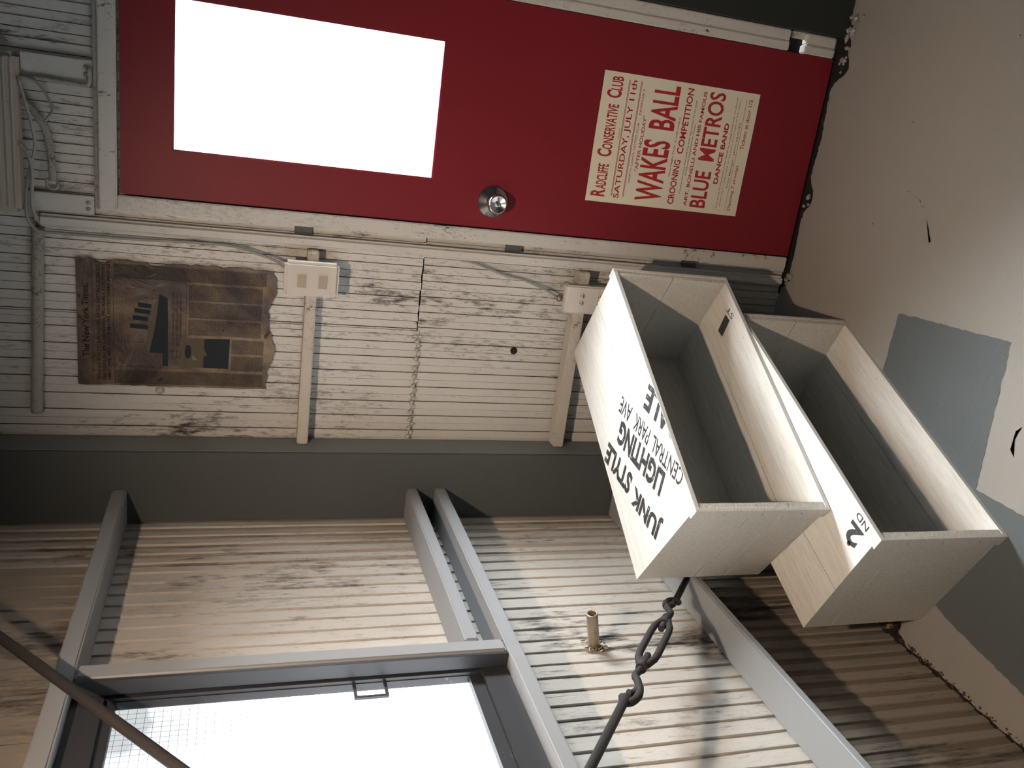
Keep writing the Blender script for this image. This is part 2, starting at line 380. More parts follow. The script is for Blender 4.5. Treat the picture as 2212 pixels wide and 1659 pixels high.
tag(MB().box((-.06, -3.4, 2.9), (3.46, .06, 2.95)).build('ceiling', M['ceil']), kind='structure')
fill_root = thing('ceiling_fill', None, None, (1.5, -2.6, 2.89)); tag(fill_root, kind='structure')  # unseen ceiling panel, added as cool fill for the back wall
MB().box((1.0, -2.95, 2.886), (2.0, -2.25, 2.890)).build('fill_pane', M['pane_fill'], fill_root)
m = MB()
for a, b_ in (((.96, -2.99, 2.870), (2.04, -2.95, 2.899)), ((.96, -2.25, 2.870), (2.04, -2.21, 2.899)), ((.96, -2.95, 2.870), (1.0, -2.25, 2.899)), ((2.0, -2.95, 2.870), (2.04, -2.25, 2.899))): m.box(a, b_)
m.build('pane_frame', M['frame'], fill_root)  # surround of the added fill pane
tag(MB().box((3.4, -3.4, -.05), (3.46, .06, 2.9)).build('wall_right', M['ceil']), kind='structure')
tag(MB().box((-.06, -3.46, -.05), (3.46, -3.4, 2.9)).build('wall_front', M['ceil']), kind='structure')
tag(MB().box((-4, .07, -.14), (9, 8, -.09)).build('ground_outside', M['outside']), kind='structure')

# ------------------------------------------------------------------ corner column, rails on the left wall
t = thing('steel_column', 'dark blue-grey steel column standing in the corner between the two corrugated walls', 'column', (.112, -.055, 0))
MB().box((.002, -.111, 0), (.2245, -.100, 2.9)).build('face_plate', M['steelgrey'], t, .0015)
MB().box((.2150, -.0995, 0), (.2250, .010, 2.9)).build('side_flange', M['flange'], t, .0015)
def lrail(z0, z1, y1, label, yb=-.1125):
    o = MB().box((.001, y1, z0), (.108, yb, z1)).build('wall_rail', M['girt'], bevel=.004, loc=(.055, yb, z0), seg=3)
    return tag(o, label, 'rail', 'horizontal rails on the window wall')
lrail(2.104, 2.143, -3.2, 'upper grey steel rail on the window wall, above the wired window')
lrail(1.257, 1.291, -.9135, 'short grey steel rail on the window wall, upper of the close-set pair beside the window')
lrail(1.164, 1.200, -3.2, 'long pale grey steel rail on the window wall running beneath the wired window')
lrail(.549, .572, -3.2, 'lowest pale grey steel rail on the window wall, near the floor behind the crates')
o = MB().box((.004, -.960, 1.2015), (.108, -.915, 2.1025)).build('window_post', M['girt'], bevel=.006, loc=(.055, -.94, 1.2015), seg=3)
tag(o, 'upright grey steel post between the window wall rails beside the wired window', 'post')

# ------------------------------------------------------------------ wired window on the left wall
w1 = thing('window_1', None, None, (.05, -1.4, 1.2)); tag(w1, kind='structure')
m = MB(); Y0, Y1 = -.9625, -1.848
m.box((.028, Y1, 1.2015), (.070, Y0, 1.262)); m.box((.028, Y1, 2.045), (.070, Y0, 2.1025))
m.box((.028, Y0 - .001, 1.262), (.070, Y0, 2.045)); m.box((.028, Y1, 1.262), (.070, Y1 + .045, 2.045))
m.box((.030, Y0 - .014, 1.262), (.066, Y0 - .0012, 2.045)); m.box((.071, Y0 - .009, 1.2015), (.106, Y0 - .0012, 2.1025))  # last box: dark plate added to cover the post's bright pane-facing side
m.build('pane_frame', M['frame'], w1, .002)
m = MB()
ys0, ys1, zs0, zs1 = -.977, -1.8025, 1.2625, 2.0445
m.box((.030, ys1, zs0), (.058, ys0, zs0 + .029)); m.box((.030, ys1, zs1 - .020), (.058, ys0, zs1))
m.box((.030, ys0 - .0015, zs0 + .029), (.058, ys0, zs1 - .02)); m.box((.030, ys1, zs0 + .02), (.058, ys1 + .02, zs1 - .02))
m.build('window_sash', M['frame'], w1, .0015)
MB().box((.036, ys1 + .016, zs0 + .016), (.040, ys0 - .004, zs1 - .016)).build('window_pane', M['pane_left'], w1)
m = MB(); y = ys0 - .02
while y > ys1 + .02: m.tube([(.0415, y, zs0 + .02), (.0415, y, zs1 - .02)], .00035, 4); y -= .0145
z = zs0 + .028
while z < zs1 - .02: m.tube([(.0415, ys1 + .02, z), (.0415, ys0 - .008, z)], .00035, 4); z += .0165
tag(m.build('wire_mesh', M['iron'], w1), 'thin square wire mesh in the glass')
m = MB(); zl0, zl1 = 1.482, 1.556
m.box((.058, -1.026, zl0), (.066, -.979, zl0 + .007)); m.box((.058, -1.026, zl1 - .007), (.066, -.979, zl1)); m.box((.058, -1.032, zl0), (.066, -1.0255, zl1))
tag(m.build('window_latch', M['frame'], w1, .001), 'small rectangular latch loop')
# black strip painted in for the dark gap between frame and lower rail
MB().box((.004, -1.85, 1.168), (.030, -.965, 1.2012)).build('gap_strip', M['black'], w1)

# ------------------------------------------------------------------ red door
d1 = thing('door_1', None, None, (.9332, .017, .01)); tag(d1, kind='structure')
X0, X1, Z0, Z1 = .9335, 1.576, .012, 2.130; wx0, wx1, wz0, wz1 = 1.0603, 1.4462, 1.2834, 2.0004
m = MB()
m.box((X0, 0, Z0), (wx0, .034, Z1)); m.box((wx1, 0, Z0), (X1, .034, Z1)); m.box((wx0, 0, Z0), (wx1, .034, wz0)); m.box((wx0, 0, wz1), (wx1, .034, Z1))
dl = m.build('door_leaf', M['red'], d1)
m = MB()
for a, b_ in (((wx0 - .001, .002, wz0), (wx0 + .004, .012, wz1)), ((wx1 - .004, .002, wz0), (wx1 + .001, .012, wz1)), ((wx0, .002, wz0 - .001), (wx1, .012, wz0 + .004)), ((wx0, .002, wz1 - .004), (wx1, .012, wz1 + .001))): m.box(a, b_)
m.build('glazing_bead', M['red'], d1, .001)
MB().box((wx0 + .003, .013, wz0 + .003), (wx1 - .003, .016, wz1 - .003)).build('door_pane', M['pane_door'], d1)
kc = (1.0135, 0, 1.092)
m = MB(); m.lathe((kc[0], -.0002, kc[2]), (0, -1, 0), [(0, 0), (0, .0475), (.002, .048), (.004, .0455), (.016, .027), (.018, .024)], 56)
kb = m.build('knob_rose', M['chrome'], d1); tag(kb, 'conical chrome rose')
m = MB(); m.lathe((kc[0], -.016, kc[2]), (0, -1, 0), [(0, .016), (.010, .017), (.020, .027), (.034, .0305), (.044, .0285), (.048, .0255), (.0465, .0235), (.044, .010), (.043, .0085), (.043, 0)], 56)
kn = m.build('door_knob', M['chrome'], d1); tag(kn, 'round chrome knob')
m = MB(); m.box((kc[0] - .002, -.064, kc[2] - .0015), (kc[0] + .020, -.0592, kc[2] + .0015)); m.box((kc[0] - .020, -.064, kc[2] - .0015), (kc[0] - .002, -.0592, kc[2] + .0015)); m.lathe((kc[0], -.059, kc[2]), (0, -1, 0), [(0, .008), (.003, .008), (.004, .0065), (.004, 0)], 24)
m.build('thumb_turn', M['chrome'], kn, 0)

# frame of the door
def trim(n, mb, mat, bevel=.002):
    return tag(mb.build('trim_%d' % n, mat, bevel=bevel), kind='structure')
trim(1, MB().box((.889, -.010, .018), (.9295, .030, 2.136)), M['trim'], .003)               # left jamb
trim(2, MB().box((.889, -.010, 2.1365), (1.632, .030, 2.180)), M['trim'], .003)             # head
trim(3, MB().box((1.5785, -.006, .188), (1.606, .030, 2.136)).box((1.606, -.002, .188), (1.640, .030, 2.136)), M['trim'], .003)  # right jamb
trim(4, MB().box((1.5785, -.006, .016), (1.606, .030, .128)).box((1.606, -.002, .016), (1.640, .030, .124)), M['trim'], .004)
trim(5, MB().box((.886, -.004, 2.181), (1.636, .012, 2.192)), M['pipe'], .002)
o = MB().box((.830, -.022, .020), (.8645, .009, 2.328)).build('door_post', M['trim'], bevel=.008, loc=(.847, -.006, .02), seg=3)
tag(o, 'cream painted steel upright left of the red door, separated by a dark slot', 'post')
for i in range(3):
    z = (.36, .98, 1.62)[i]
    tag(MB().box((.8655, .000, z), (.8885, .010, z + .05)).build('slot_spacer', M['steelgrey'], loc=(.877, .005, z)), ('small grey spacer low in the dark slot beside the door', 'small grey spacer halfway up the dark slot beside the door', 'small grey spacer high in the dark slot, level with the light switches')[i], 'spacer')
o = MB().box((1.642, -.03, .001), (2.6, .010, 2.10)).build('dark_panel', M['darkpanel'], loc=(2.1, -.01, 0.001), bevel=.002)  # near-black board put in to fill the dark area beyond the jamb
tag(o, 'near-black panel filling the dark area right of the red door', 'panel')

# ------------------------------------------------------------------ rails on the back wall
o = MB().box((.2265, -.045, 1.600), (.8285, .008, 1.632)).build('wall_rail', M['rail'], bevel=.003, loc=(.53, -.02, 1.60)); tag(o, 'cream steel rail across back wall, carrying the light switch box', 'rail')
o = MB().box((.2265, -.045, .752), (.8285, .008, .789)).build('wall_rail', M['rail'], bevel=.003, loc=(.53, -.02, .752)); tag(o, 'cream steel rail across back wall, carrying the socket box behind the crates', 'rail')
def batten(x0, x1, z0, z1, label):
    o = MB().box((x0, -.004, z0), (x1, .009, z1)).build('batten', M['trim'], bevel=.0015, loc=((x0 + x1) / 2, 0, z0)); tag(o, label, 'board', 'flat boards above the door')
    for xx, zz in ((x0 + .018, z0 + .014), (x1 - .018, z0 + .014)): MB().lathe((xx, -.004, zz), (0, -1, 0), [(0, .006), (.002, .006), (.0035, .003), (.0035, 0)], 14).build('screw', M['pipe'], o)
batten(1.207, 1.262, 2.193, 2.356, 'flat cream board above the door, the one nearer its middle')
batten(.8665, .919, 2.193, 2.350, 'flat cream board above the door frame left corner')

# ribbed metal housing
t = thing('metal_housing', 'ribbed cream metal housing fixed above the door, cables running under it', 'housing', (1.06, -.02, 2.354))
m = MB(); m.box((.866, -.052, 2.357), (1.257, .006, 2.68)); m.build('body', M['fixture'], t, .010, seg=4)
m = MB()
for z, hh in ((2.364, .006), (2.378, .008), (2.396, .006)): m.box((.878, -.0575, z), (1.246, -.0505, z + hh))
m.build('pressed_rib', M['fixture'], t, .002)

# ------------------------------------------------------------------ pipes and cables
def smooth(pts, n=6):
    P = [Vector(p) for p in pts]; out = []
    for i in range(len(P) - 1):
        p0 = P[max(i - 1, 0)]; p1 = P[i]; p2 = P[i + 1]; p3 = P[min(i + 2, len(P) - 1)]
        for k in range(n):
            t_ = k / n; out.append(.5 * ((2 * p1) + (p2 - p0) * t_ + (2 * p0 - 5 * p1 + 4 * p2 - p3) * t_ ** 2 + (3 * p1 - p0 - 3 * p2 + p3) * t_ ** 3))
    return out + [P[-1]]
rnd = random.Random(5)
pp = [(.300 + .5275 * i / 40, -.006, 2.349 - .020 * i / 40) for i in range(41)]
tag(MB().tube(pp, [.0150 + rnd.uniform(-.0014, .0014) for _ in pp], 14).build('conduit_pipe', M['pipe'], loc=(.56, -.006, 2.34)), 'thick lumpy painted pipe running across the top of the back wall', 'pipe')
tag(MB().tube(smooth([(1.203, -.045, 2.354), (1.056, -.042, 2.322), (.984, -.036, 2.336), (.936, -.03, 2.346), (.888, -.03, 2.349), (.853, -.034, 2.347), (.827, -.032, 2.332), (.819, -.030, 2.316), (.819, -.030, 2.25), (.818, -.030, 2.183), (.818, -.028, 2.08), (.822, -.028, 1.939), (.820, -.028, 1.841), (.803, -.03, 1.766), (.787, -.04, 1.714), (.778, -.055, 1.6985)]), .0042, 8).build('electric_cable', M['wire'], loc=(.82, -.03, 2.0)), 'thin cable dropping from the housing along the post into the light switch box', 'cable')
tag(MB().tube(smooth([(1.040, -.047, 2.3555), (1.020, -.047, 2.340), (.985, -.047, 2.330), (.938, -.047, 2.331), (.89, -.044, 2.333), (.862, -.036, 2.328), (.847, -.024, 2.330)]), .0046, 8).build('electric_cable', M['wire'], loc=(.95, -.04, 2.33)), 'short thin cable looping under the housing to the top of the post', 'cable')
tag(MB().tube(smooth([(1.202, -.02, 2.356), (1.195, -.02, 2.321), (1.165, -.02, 2.296), (1.133, -.02, 2.284), (1.115, -.034, 2.289), (1.098, -.034, 2.300)]), .0032, 8).build('electric_cable', M['wire'], loc=(1.15, -.02, 2.3)), 'thin bowed cable hanging in a single arc beneath the housing', 'cable')
t = thing('conduit_elbow', 'fat painted curved conduit hanging below the housing, open ring at its end', 'conduit', (1.05, -.03, 2.3))
MB().tube(smooth([(1.150, -.014, 2.3565), (1.127, -.014, 2.334), (1.098, -.014, 2.311), (1.058, -.014, 2.296), (1.012, -.014, 2.291), (.975, -.014, 2.289), (.952, -.014, 2.289)]), .0095, 12).build('pipe', M['pipe'], t)
MB().tube([(.944 + .014 * math.cos(a * .3142), -.014, 2.290 + .014 * math.sin(a * .3142)) for a in range(20)], .0042, 8, closed=True).build('end_ring', M['pipe'], t)
tag(MB().tube(smooth([(1.200, -.011, 2.356), (1.203, -.011, 2.298), (1.200, -.011, 2.215), (1.207, -.011, 2.200), (1.245, -.011, 2.198)], 4), .006, 10).build('bent_tube', M['pipe'], loc=(1.2, -.01, 2.28)), 'slim bent tube running beside the board above the door', 'pipe')
t = thing('electric_cable', 'thin bent cable on back wall ending in a clamp at the socket box', 'cable', (.79, -.01, 1.0))
MB().tube(smooth([(.827, .001, 1.169), (.822, -.004, 1.124), (.807, -.006, 1.074), (.792, -.008, 1.022), (.784, -.010, .967), (.766, -.014, .910), (.748, -.026, .866), (.740, -.045, .852)]), .0040, 8).build('cable_run', M['wire'], t)
MB().lathe((.740, -.046, .851), (0, -.2, -1), [(-.004, .0), (-.004, .009), (.003, .012), (.006, .009), (.012, .009), (.012, 0)], 16).build('cable_clamp', M['galv'], t)

# ------------------------------------------------------------------ switch and socket boxes
t = thing('light_switch_box', 'ivory surface box with two rocker switches on the upper rail beside the door', 'switch', (.752, -.048, 1.62))
MB().box((.702, -.084, 1.5435), (.800, -.047, 1.6965)).build('cover', M['plastic'], t, .008, seg=4)
for zc in (1.6480, 1.5890):
    m = MB(); r0, r1 = .7275, .7655
    m.box((r0 - .004, -.0853, zc - .017), (r1 + .004, -.0838, zc + .017)); fr = m.build('switch_frame', M['plastic'], t, .0006)
    m = MB(); m.hexa([(r0, -.0885, zc - .0125), (r1, -.0862, zc - .0125), (r1, -.0845, zc - .0125), (r0, -.0845, zc - .0125), (r0, -.0885, zc + .0125), (r1, -.0862, zc + .0125), (r1, -.0845, zc + .0125), (r0, -.0845, zc + .0125)])
    m.build('rocker', M['rocker'], fr, .0006)
t = thing('socket_box', 'worn cream socket box on the lower rail, half hidden behind the top crate', 'socket', (.747, -.048, .77))
MB().box((.702, -.084, .688), (.791, -.047, .838)).build('cover', M['plastic'], t, .005, seg=3)
for zc in (.787, .728):
    m = MB()
    for xc in (.7365, .7600):
        m.lathe((xc, -.0835, zc), (0, -1, 0), [(0, .0095), (.0022, .0095), (.0022, 0)], 24)
    rc = m.build('receptacle', M['plastic'], t)
    m = MB()
    for xc in (.7365, .7600): m.box((xc - .0045, -.0862, zc - .005), (xc + .0035, -.0850, zc - .003)); m.box((xc - .0035, -.0862, zc + .003), (xc + .0035, -.0850, zc + .005))
    m.build('slot', M['black'], rc)

# bolts and the stub
m = MB(); m.lathe((.3697, .014, 2.029), (0, -1, 0), [(0, .013), (.003, .013), (.004, .009), (.010, .008), (.010, 0)], 6)
tag(m.build('hex_bolt', M['rail'], loc=(.3697, .014, 2.029)), 'small painted bolt head on back wall just below the newspaper side edge', 'bolt')
m = MB(); m.lathe((.5405, .018, .9535), (0, -1, 0), [(0, .012), (.004, .012), (.008, .007), (.008, 0)], 9)
tag(m.build('rusty_bolt', M['gap'], loc=(.5405, .018, .9535)), 'dark rusted bolt on the cream back wall above the lower rail', 'bolt')
t = thing('pipe_stub', 'short open metal pipe stub jutting from the window wall, foil crumpled at its root', 'pipe', (.0, -.826, .912))
ax = Vector((.104, -.001, .024)).normalized(); b0 = Vector((-.004, -.826, .911))
MB().lathe(b0, ax, [(0, .0150), (.105, .0150), (.107, .0142), (.107, .0112), (.104, .0108), (.02, .0108), (.02, 0)], 28).build('tube', M['galv'], t)
m = MB(); rnd = random.Random(3)
for i in range(60):
    a = rnd.uniform(0, 6.28); r = rnd.uniform(.013, .032); p = b0 + Vector((rnd.uniform(.003, .010), r * math.cos(a), r * math.sin(a))); s_ = rnd.uniform(.004, .011)
    e = [Vector((rnd.uniform(-.3, 1), rnd.uniform(-1, 1), rnd.uniform(-1, 1))) * s_ for _ in range(4)]
    v = [m.bm.verts.new(p + q) for q in e]
    for f in ((0, 1, 2), (0, 2, 3), (0, 3, 1), (1, 3, 2)): m.bm.faces.new([v[k] for k in f])
m.build('foil_collar', M['foil'], t)
# lacing wire along the sheet seam
m = MB(); rnd = random.Random(9); x = .222
while x < .56:
    m.tube([(x, .010, 1.262), (x + .006, .004, 1.275), (x + .012, .006, 1.288), (x + .020, .004, 1.276), (x + .027, .010, 1.264)], .0011, 5); m.lathe((x + .012, .012, 1.277), (0, -1, 0), [(0, .008), (.004, .007), (.007, .003), (.007, 0)], 8); x += rnd.uniform(.026, .034)
tag(m.build('seam_lacing', M['rail'], loc=(.4, .01, 1.277)), 'knotted thin wire lacing along the horizontal sheet seam of the back wall', 'wire')

# ------------------------------------------------------------------ tie rods
def ln(a, b_, t_): return Vector(a) + (Vector(b_) - Vector(a)) * t_
p1 = Vector((.095, -.6953, .5968)); dr = Vector((.10968, -.77037, .62810)).normalized(); side = dr.cross(Vector((1, 0, .2))).normalized(); nrm = dr.cross(side)
def at(s_, a=0, b_=0): return p1 + dr * s_ + side * a + nrm * b_
t = thing('tie_rod', 'black iron tie rod with a turnbuckle and hooks slanting up past the top crate', 'tie rod', tuple(p1))
MB().tube([at(-.0265), at(.10), at(.150)], .0090, 12).build('lower_rod', M['iron'], t)
MB().tube([at(.690), at(1.2), at(2.2)], .0098, 12).build('upper_rod', M['iron'], t)
def hook(s0, s1, sg):
    d = s1 - s0; m = MB()
    pts = [at(s0, 0, 0), at(s0 + d * .10, sg * .008, .004), at(s0 + d * .30, sg * .014, 0), at(s0 + d * .5, sg * .006, -.002), at(s0 + d * .7, -sg * .004, 0), at(s1, 0, 0)]
    m.tube(smooth(pts, 5), .0084, 10)
    m.tube(smooth([at(s0 + d * .30, sg * .016, 0), at(s0 + d * .05, sg * .021, .002), at(s0 - d * .22, sg * .015, .003), at(s0 - d * .30, 0, .003), at(s0 - d * .12, -sg * .010, .001)], 5), [.0088] * 20 + [.006], 10)
    return m
hook(.165, .262, 1).build('hook', M['iron'], t)
hook(.672, .560, -1).build('hook', M['iron'], t)
m = MB(); a0, a1 = .275, .545
L = [at(a0, 0), at(a0 + .010, .008), at(a0 + .045, .0185), at(a0 + .075, .0205), at(a1 - .075, .0205), at(a1 - .045, .0185), at(a1 - .010, .008), at(a1, 0), at(a1 - .010, -.008), at(a1 - .045, -.0185), at(a1 - .075, -.0205), at(a0 + .075, -.0205), at(a0 + .045, -.0185), at(a0 + .010, -.008)]
m.tube(L, .0086, 12, closed=True)
m.tube([at(a0 - .012), at(a0 + .030)], .0125, 14); m.tube([at(a1 - .030), at(a1 + .012)], .0125, 14)
m.build('turnbuckle', M['iron'], t)
MB().tube([at(.25), at(.335)], .0080, 12).build('threaded_end', M['iron'], t)
MB().tube([at(.485), at(.57)], .0080, 12).build('threaded_end', M['iron'], t)
ra, rb = Vector((.17, -.8234, 2.3081)), Vector((.20, -1.3773, 1.8445))
tag(MB().tube([ra + (ra - rb) * 1.0, ra, rb, rb + (rb - ra) * 1.2], .0100, 14).build('tie_rod', M['iron'], loc=tuple(ra)), 'plain dark iron rod slanting across the corner of the wired window', 'tie rod')

# ------------------------------------------------------------------ crates
def planks(mb, a, b_, axis, cuts, gap=.0018):
    """box split into planks along axis at fractions cuts"""
    lo, hi = a[axis], b_[axis]; e = [0] + list(cuts) + [1]
    for i in range(len(e) - 1):
        p, q = list(a), list(b_); p[axis] = lo + (hi - lo) * e[i] + (gap / 2 if i else 0); q[axis] = lo + (hi - lo) * e[i + 1] - (gap / 2 if i < len(e) - 2 else 0)
        mb.box(tuple(p), tuple(q))
    thin = min((k for k in range(3)), key=lambda k: b_[k] - a[k])
    for cc in cuts:
        p, q = list(a), list(b_); c0 = lo + (hi - lo) * cc
        p[axis] = c0 - gap * .6; q[axis] = c0 + gap * .6; p[thin] += .0022; q[thin] -= .0022
        for k in range(3):
            if k not in (axis, thin): p[k] += .0005; q[k] -= .0005
        mb.box(tuple(p), tuple(q), 1)
def crate(label, loc, yaw, L, D, H, cut):
    t = thing('wooden_crate', label, 'crate', loc, yaw, None)
    T = .011
    def part(mb, name, mats=None, bev=.0006):
        o = mb.build(name, mats or [M['wood'], M['gap'], M['endgrain']], t, bev, local=True, seg=1)
        if name == 'end_panel':
            for p in o.data.polygons:
                if p.normal.y < -.9 and p.material_index == 0: p.material_index = 2
        return o
    m = MB(); planks(m, (0, 0, H - T), (L, D, H), 1, cut[0]); top = part(m, 'top_panel', bev=0)
    m = MB(); planks(m, (0, 0, 0), (L, D, T), 1, cut[1]); part(m, 'bottom_panel', bev=0)
    m = MB(); planks(m, (T, D - T, T), (L - T, D, H - T), 2, (.5,)); part(m, 'back_panel')
    m = MB(); planks(m, (.0002, .002, T + .0003), (.015, D - .001, H - T - .0003), 2, cut[2])
    part(m, 'end_panel', bev=0)
    m = MB(); planks(m, (L - .015, .002, T + .0003), (L - .0002, D - .001, H - T - .0003), 2, cut[3])
    part(m, 'end_panel', bev=0)
    part(MB().box((-.0095, -.001, .001), (-.0003, .034, H + .001)), 'cleat', M['wood'])
    part(MB().box((L + .0003, -.001, .001), (L + .0095, .034, H + .001)), 'cleat', M['wood'])
    for z in (H * .2, H * .5, H * .78): MB().lathe((-.0095, .016, z), (-1, 0, 0), [(0, .0018), (.0004, .0015), (.0004, 0)], 8).build('nail_head', M['rust'], t, local=True)
    return t
H = .3832; L1, D1 = .806, .375
c1 = crate('white wooden crate with black stencilled lettering on top, stacked on the other crate', (.446, -.927, .3848), 1.0056, L1, D1, H, ((.38,), (.45,), (.30, .55), (.5,)))
L2, D2, H2 = .8235, .3876, .3832
c2 = crate('white wooden crate standing on the floor, marked with a painted 2', (.458, -1.107, .0005), 1.1507, L2, D2, H2 - .0006, ((.55,), (.4,), (.80,), (.5,)))
def lettering(parent, items, z, mat, clip=None, name='lettering'):
    bm = bmesh.new()
    for txt, (bx, by), ang, w, h, bold in items:
        ca, sa = math.cos(ang), math.sin(ang)
        put_text(bm, txt, lambda x, y: (bx + x * ca - y * sa, by + x * sa + y * ca, z), w, h, bold)
    if clip is not None:
        bmesh.ops.bisect_plane(bm, geom=bm.verts[:] + bm.edges[:] + bm.faces[:], plane_co=(0, clip, 0), plane_no=(0, 1, 0), clear_inner=True)
    me = bpy.data.meshes.new(name); bm.to_mesh(me); bm.free(); me.materials.append(mat)
    o = bpy.data.objects.new(name, me); C.objects.link(o); o.parent = parent; return o
A = math.radians(24.3); A2 = math.radians(26.3); A3 = math.radians(25.2)
for row in ([('JUNK', (.054, .150), A, .184, .072, .045), ('STYLE', (.241, .2345), A, .186, .066, .045)], [('LIGHTING', (.147, .074), A2, .296, .073, .045)],
            [('CENTRAL', (.100, -.009), A3, .182, .048, .012), ('PARK', (.283, .077), A3, .100, .048, .012), ('AVE', (.396, .130), A3, .078, .050, .012)], [('SCARSDALE', (-.032, -.186), A3, .470, .074, .04)]):
    tag(lettering(c1, row, H + .0004, M['stencil'], .0016), 'black stencilled lettering')

for par, zz, items in ((c1, .0114, [('1', (.680, .050), .20, .032, .062, .008), ('ST', (.676, .024), .10, .046, .018, .01)]), (c2, H2 - .0002, [('2', (.036, .036), .10, .050, .056, .035), ('ND', (.036, .010), .02, .050, .018, .01), ('.', (.046, .088), 0, .014, .012, .02)])):
    for it, nm_ in zip(items, ('painted_number', 'painted_suffix', 'paint_blot')): lettering(par, [it], zz, M['marker'], name=nm_)

# ------------------------------------------------------------------ poster on the door
t = thing('poster', 'cream paper poster with red dance-hall lettering on the red door below the knob', 'poster', (1.243, -.0012, .523))
px0, px1, pz0, pz1 = 1.0488, 1.4365, .2515, .7945
m = MB(); n = 16
rows = []
rnd = random.Random(2)
def pw(x, z): return -.0016 - .0010 * math.sin(x * 21 + z * 9) * math.sin(z * 13 + 1)
for j in range(n + 1):
    z = pz0 + (pz1 - pz0) * j / n; rows.append([m.bm.verts.new((px0 + (px1 - px0) * i / 10, pw(px0 + (px1 - px0) * i / 10, z), z)) for i in range(11)])
for a, b_ in zip(rows, rows[1:]):
    for i in range(10): m.bm.faces.new((a[i], a[i + 1], b_[i + 1], b_[i])).smooth = True
sh = m.build('sheet', M['paper'], t)
def P3(x, z): return (x, pw(x, z) - .0007, z)
bm = bmesh.new()
def line(txt, x0, x1, z0, z1, bold=0, mi=0): put_text(bm, txt, lambda x, y: P3(x0 + x, z0 + y), x1 - x0, z1 - z0, bold, mi)
line('R', 1.066, 1.088, .7324, .780, .03); line('ADCLIFFE', 1.089, 1.165, .7324, .768, .02)
line('C', 1.187, 1.209, .7305, .779, .03); line('ONSERVATIVE', 1.210, 1.343, .7305, .766, .02)
line('C', 1.361, 1.383, .729, .778, .03); line('LUB', 1.384, 1.4236, .729, .766, .02)
line('SATURDAY, JULY 11th', 1.0655, 1.4195, .678, .702, .012)
line('WAKES', 1.067, 1.256, .5350, .628, .022); line('BALL', 1.289, 1.4218, .5340, .622, .022)
line('CROONING', 1.0654, 1.205, .489, .511, .02); line('COMPETITION', 1.224, 1.4225, .487, .509, .02)
line('ART. BONELLI AND HIS FAMOUS', 1.0654, 1.420, .4405, .4525, .015)
line('BLUE', 1.064, 1.180, .3712, .429, .02); line('METROS', 1.213, 1.4231, .372, .430, .02)
line('DANCE BAND', 1.145, 1.336, .3421, .3586, .03)
line('"AFTER HOLIDAY"', 1.1541, 1.323, .633, .6445, .012)
for z in (.7095, .7065, .6695, .6665): 
    vs = [bm.verts.new(P3(1.071 + (1.4195 - 1.071) * k / 12, z + (0 if q else .0014))) for q in (0, 1) for k in range(13)]
    for k in range(12): bm.faces.new((vs[k], vs[k + 1], vs[14 + k], vs[13 + k]))
for txt, a, b_, z0, z1 in (('NORTH LANCS. NOTED CLUB      DESERVABLY', 1.117, 1.4, .6535, .6605), ('CHURCH ST.', 1.243, 1.277, .7135, .718), ('One Night Only  6 mile radius', 1.151, 1.3324, .5155, .5240),
                           ('Vocalists who know their stuff may enter this contest for the prize', 1.10, 1.39, .4690, .4760), ('Professional Engagement for Winner.', 1.1606, 1.3216, .4585, .4665),
                           ('One of the leading bands in the North by arrangement with Art Bonelli', 1.068, 1.418, .3260, .3330), ('appearing in London and on the radio every night of the season', 1.075, 1.412, .3155, .3215),
                           ('Floor Manager : JACK GLOVER', 1.1365, 1.344, .3000, .3075), ('Dancing 7 prompt', 1.0656, 1.212, .2745, .2885), ('Tickets at door 1/3.', 1.262, 1.420, .2735, .2870)):
    line(txt, a, b_, z0, z1, .006, 1 if z1 - z0 < .010 else 0)
vs = [bm.verts.new(P3(1.066 + (1.4156 - 1.066) * k / 12, .2955 + (0 if q else .0010))) for q in (0, 1) for k in range(13)]
for k in range(12): bm.faces.new((vs[k], vs[k + 1], vs[14 + k], vs[13 + k]))
bm.transform(wm(t).inverted())
me = bpy.data.meshes.new('printed_lettering'); bm.to_mesh(me); bm.free(); me.materials.append(M['ink_red']); me.materials.append(M['ink_small'])
o = bpy.data.objects.new('printed_lettering', me); C.objects.link(o); o.parent = t

# ------------------------------------------------------------------ old newspaper on the back wall
t = thing('newspaper', 'brown stained old newspaper page with a ship picture stuck on the back wall', 'newspaper', (.57, .004, 1.98))
def nw(x, z): return .0015 + .0022 * math.sin(x * 55 + math.sin(z * 9) * 2) * max(0, min(1, (2.02 - z) * 3)) + .0010 * math.sin(z * 31 + x * 14)
outl = []
rnd = random.Random(21)
def edge_(a, b_, n, amp, wob=0):
    for i in range(n):
        s_ = i / n; nx, nz = -(b_[1] - a[1]), (b_[0] - a[0]); l = math.hypot(nx, nz); d = rnd.uniform(-amp, amp) + wob * math.sin(s_ * 9)
        yield (a[0] + (b_[0] - a[0]) * s_ + nx / l * d, a[1] + (b_[1] - a[1]) * s_ + nz / l * d)
nx0, nx1, nz0, nz1 = .385, .756, 1.722, 2.243
m = MB(); NI, NJ = 26, 36; rows = []
for j in range(NJ + 1):
    z = nz0 + (nz1 - nz0) * j / NJ; row = []
    for i in range(NI + 1):
        x = nx0 + (nx1 - nx0) * i / NI; xx, zz = x, z
        if i == NI: xx += -.004 + rnd.uniform(-.004, .002) - (.012 if .10 < (nz1 - z) / .52 < .16 else 0) - (.008 if .36 < (nz1 - z) / .52 < .42 else 0)
        if j == 0: zz += rnd.uniform(-.004, .005) + .010 * math.sin(i * .45 + 1)
        if i == 0: xx += rnd.uniform(-.001, .001)
        row.append(m.bm.verts.new((xx, nw(x, z), zz)))
    rows.append(row)
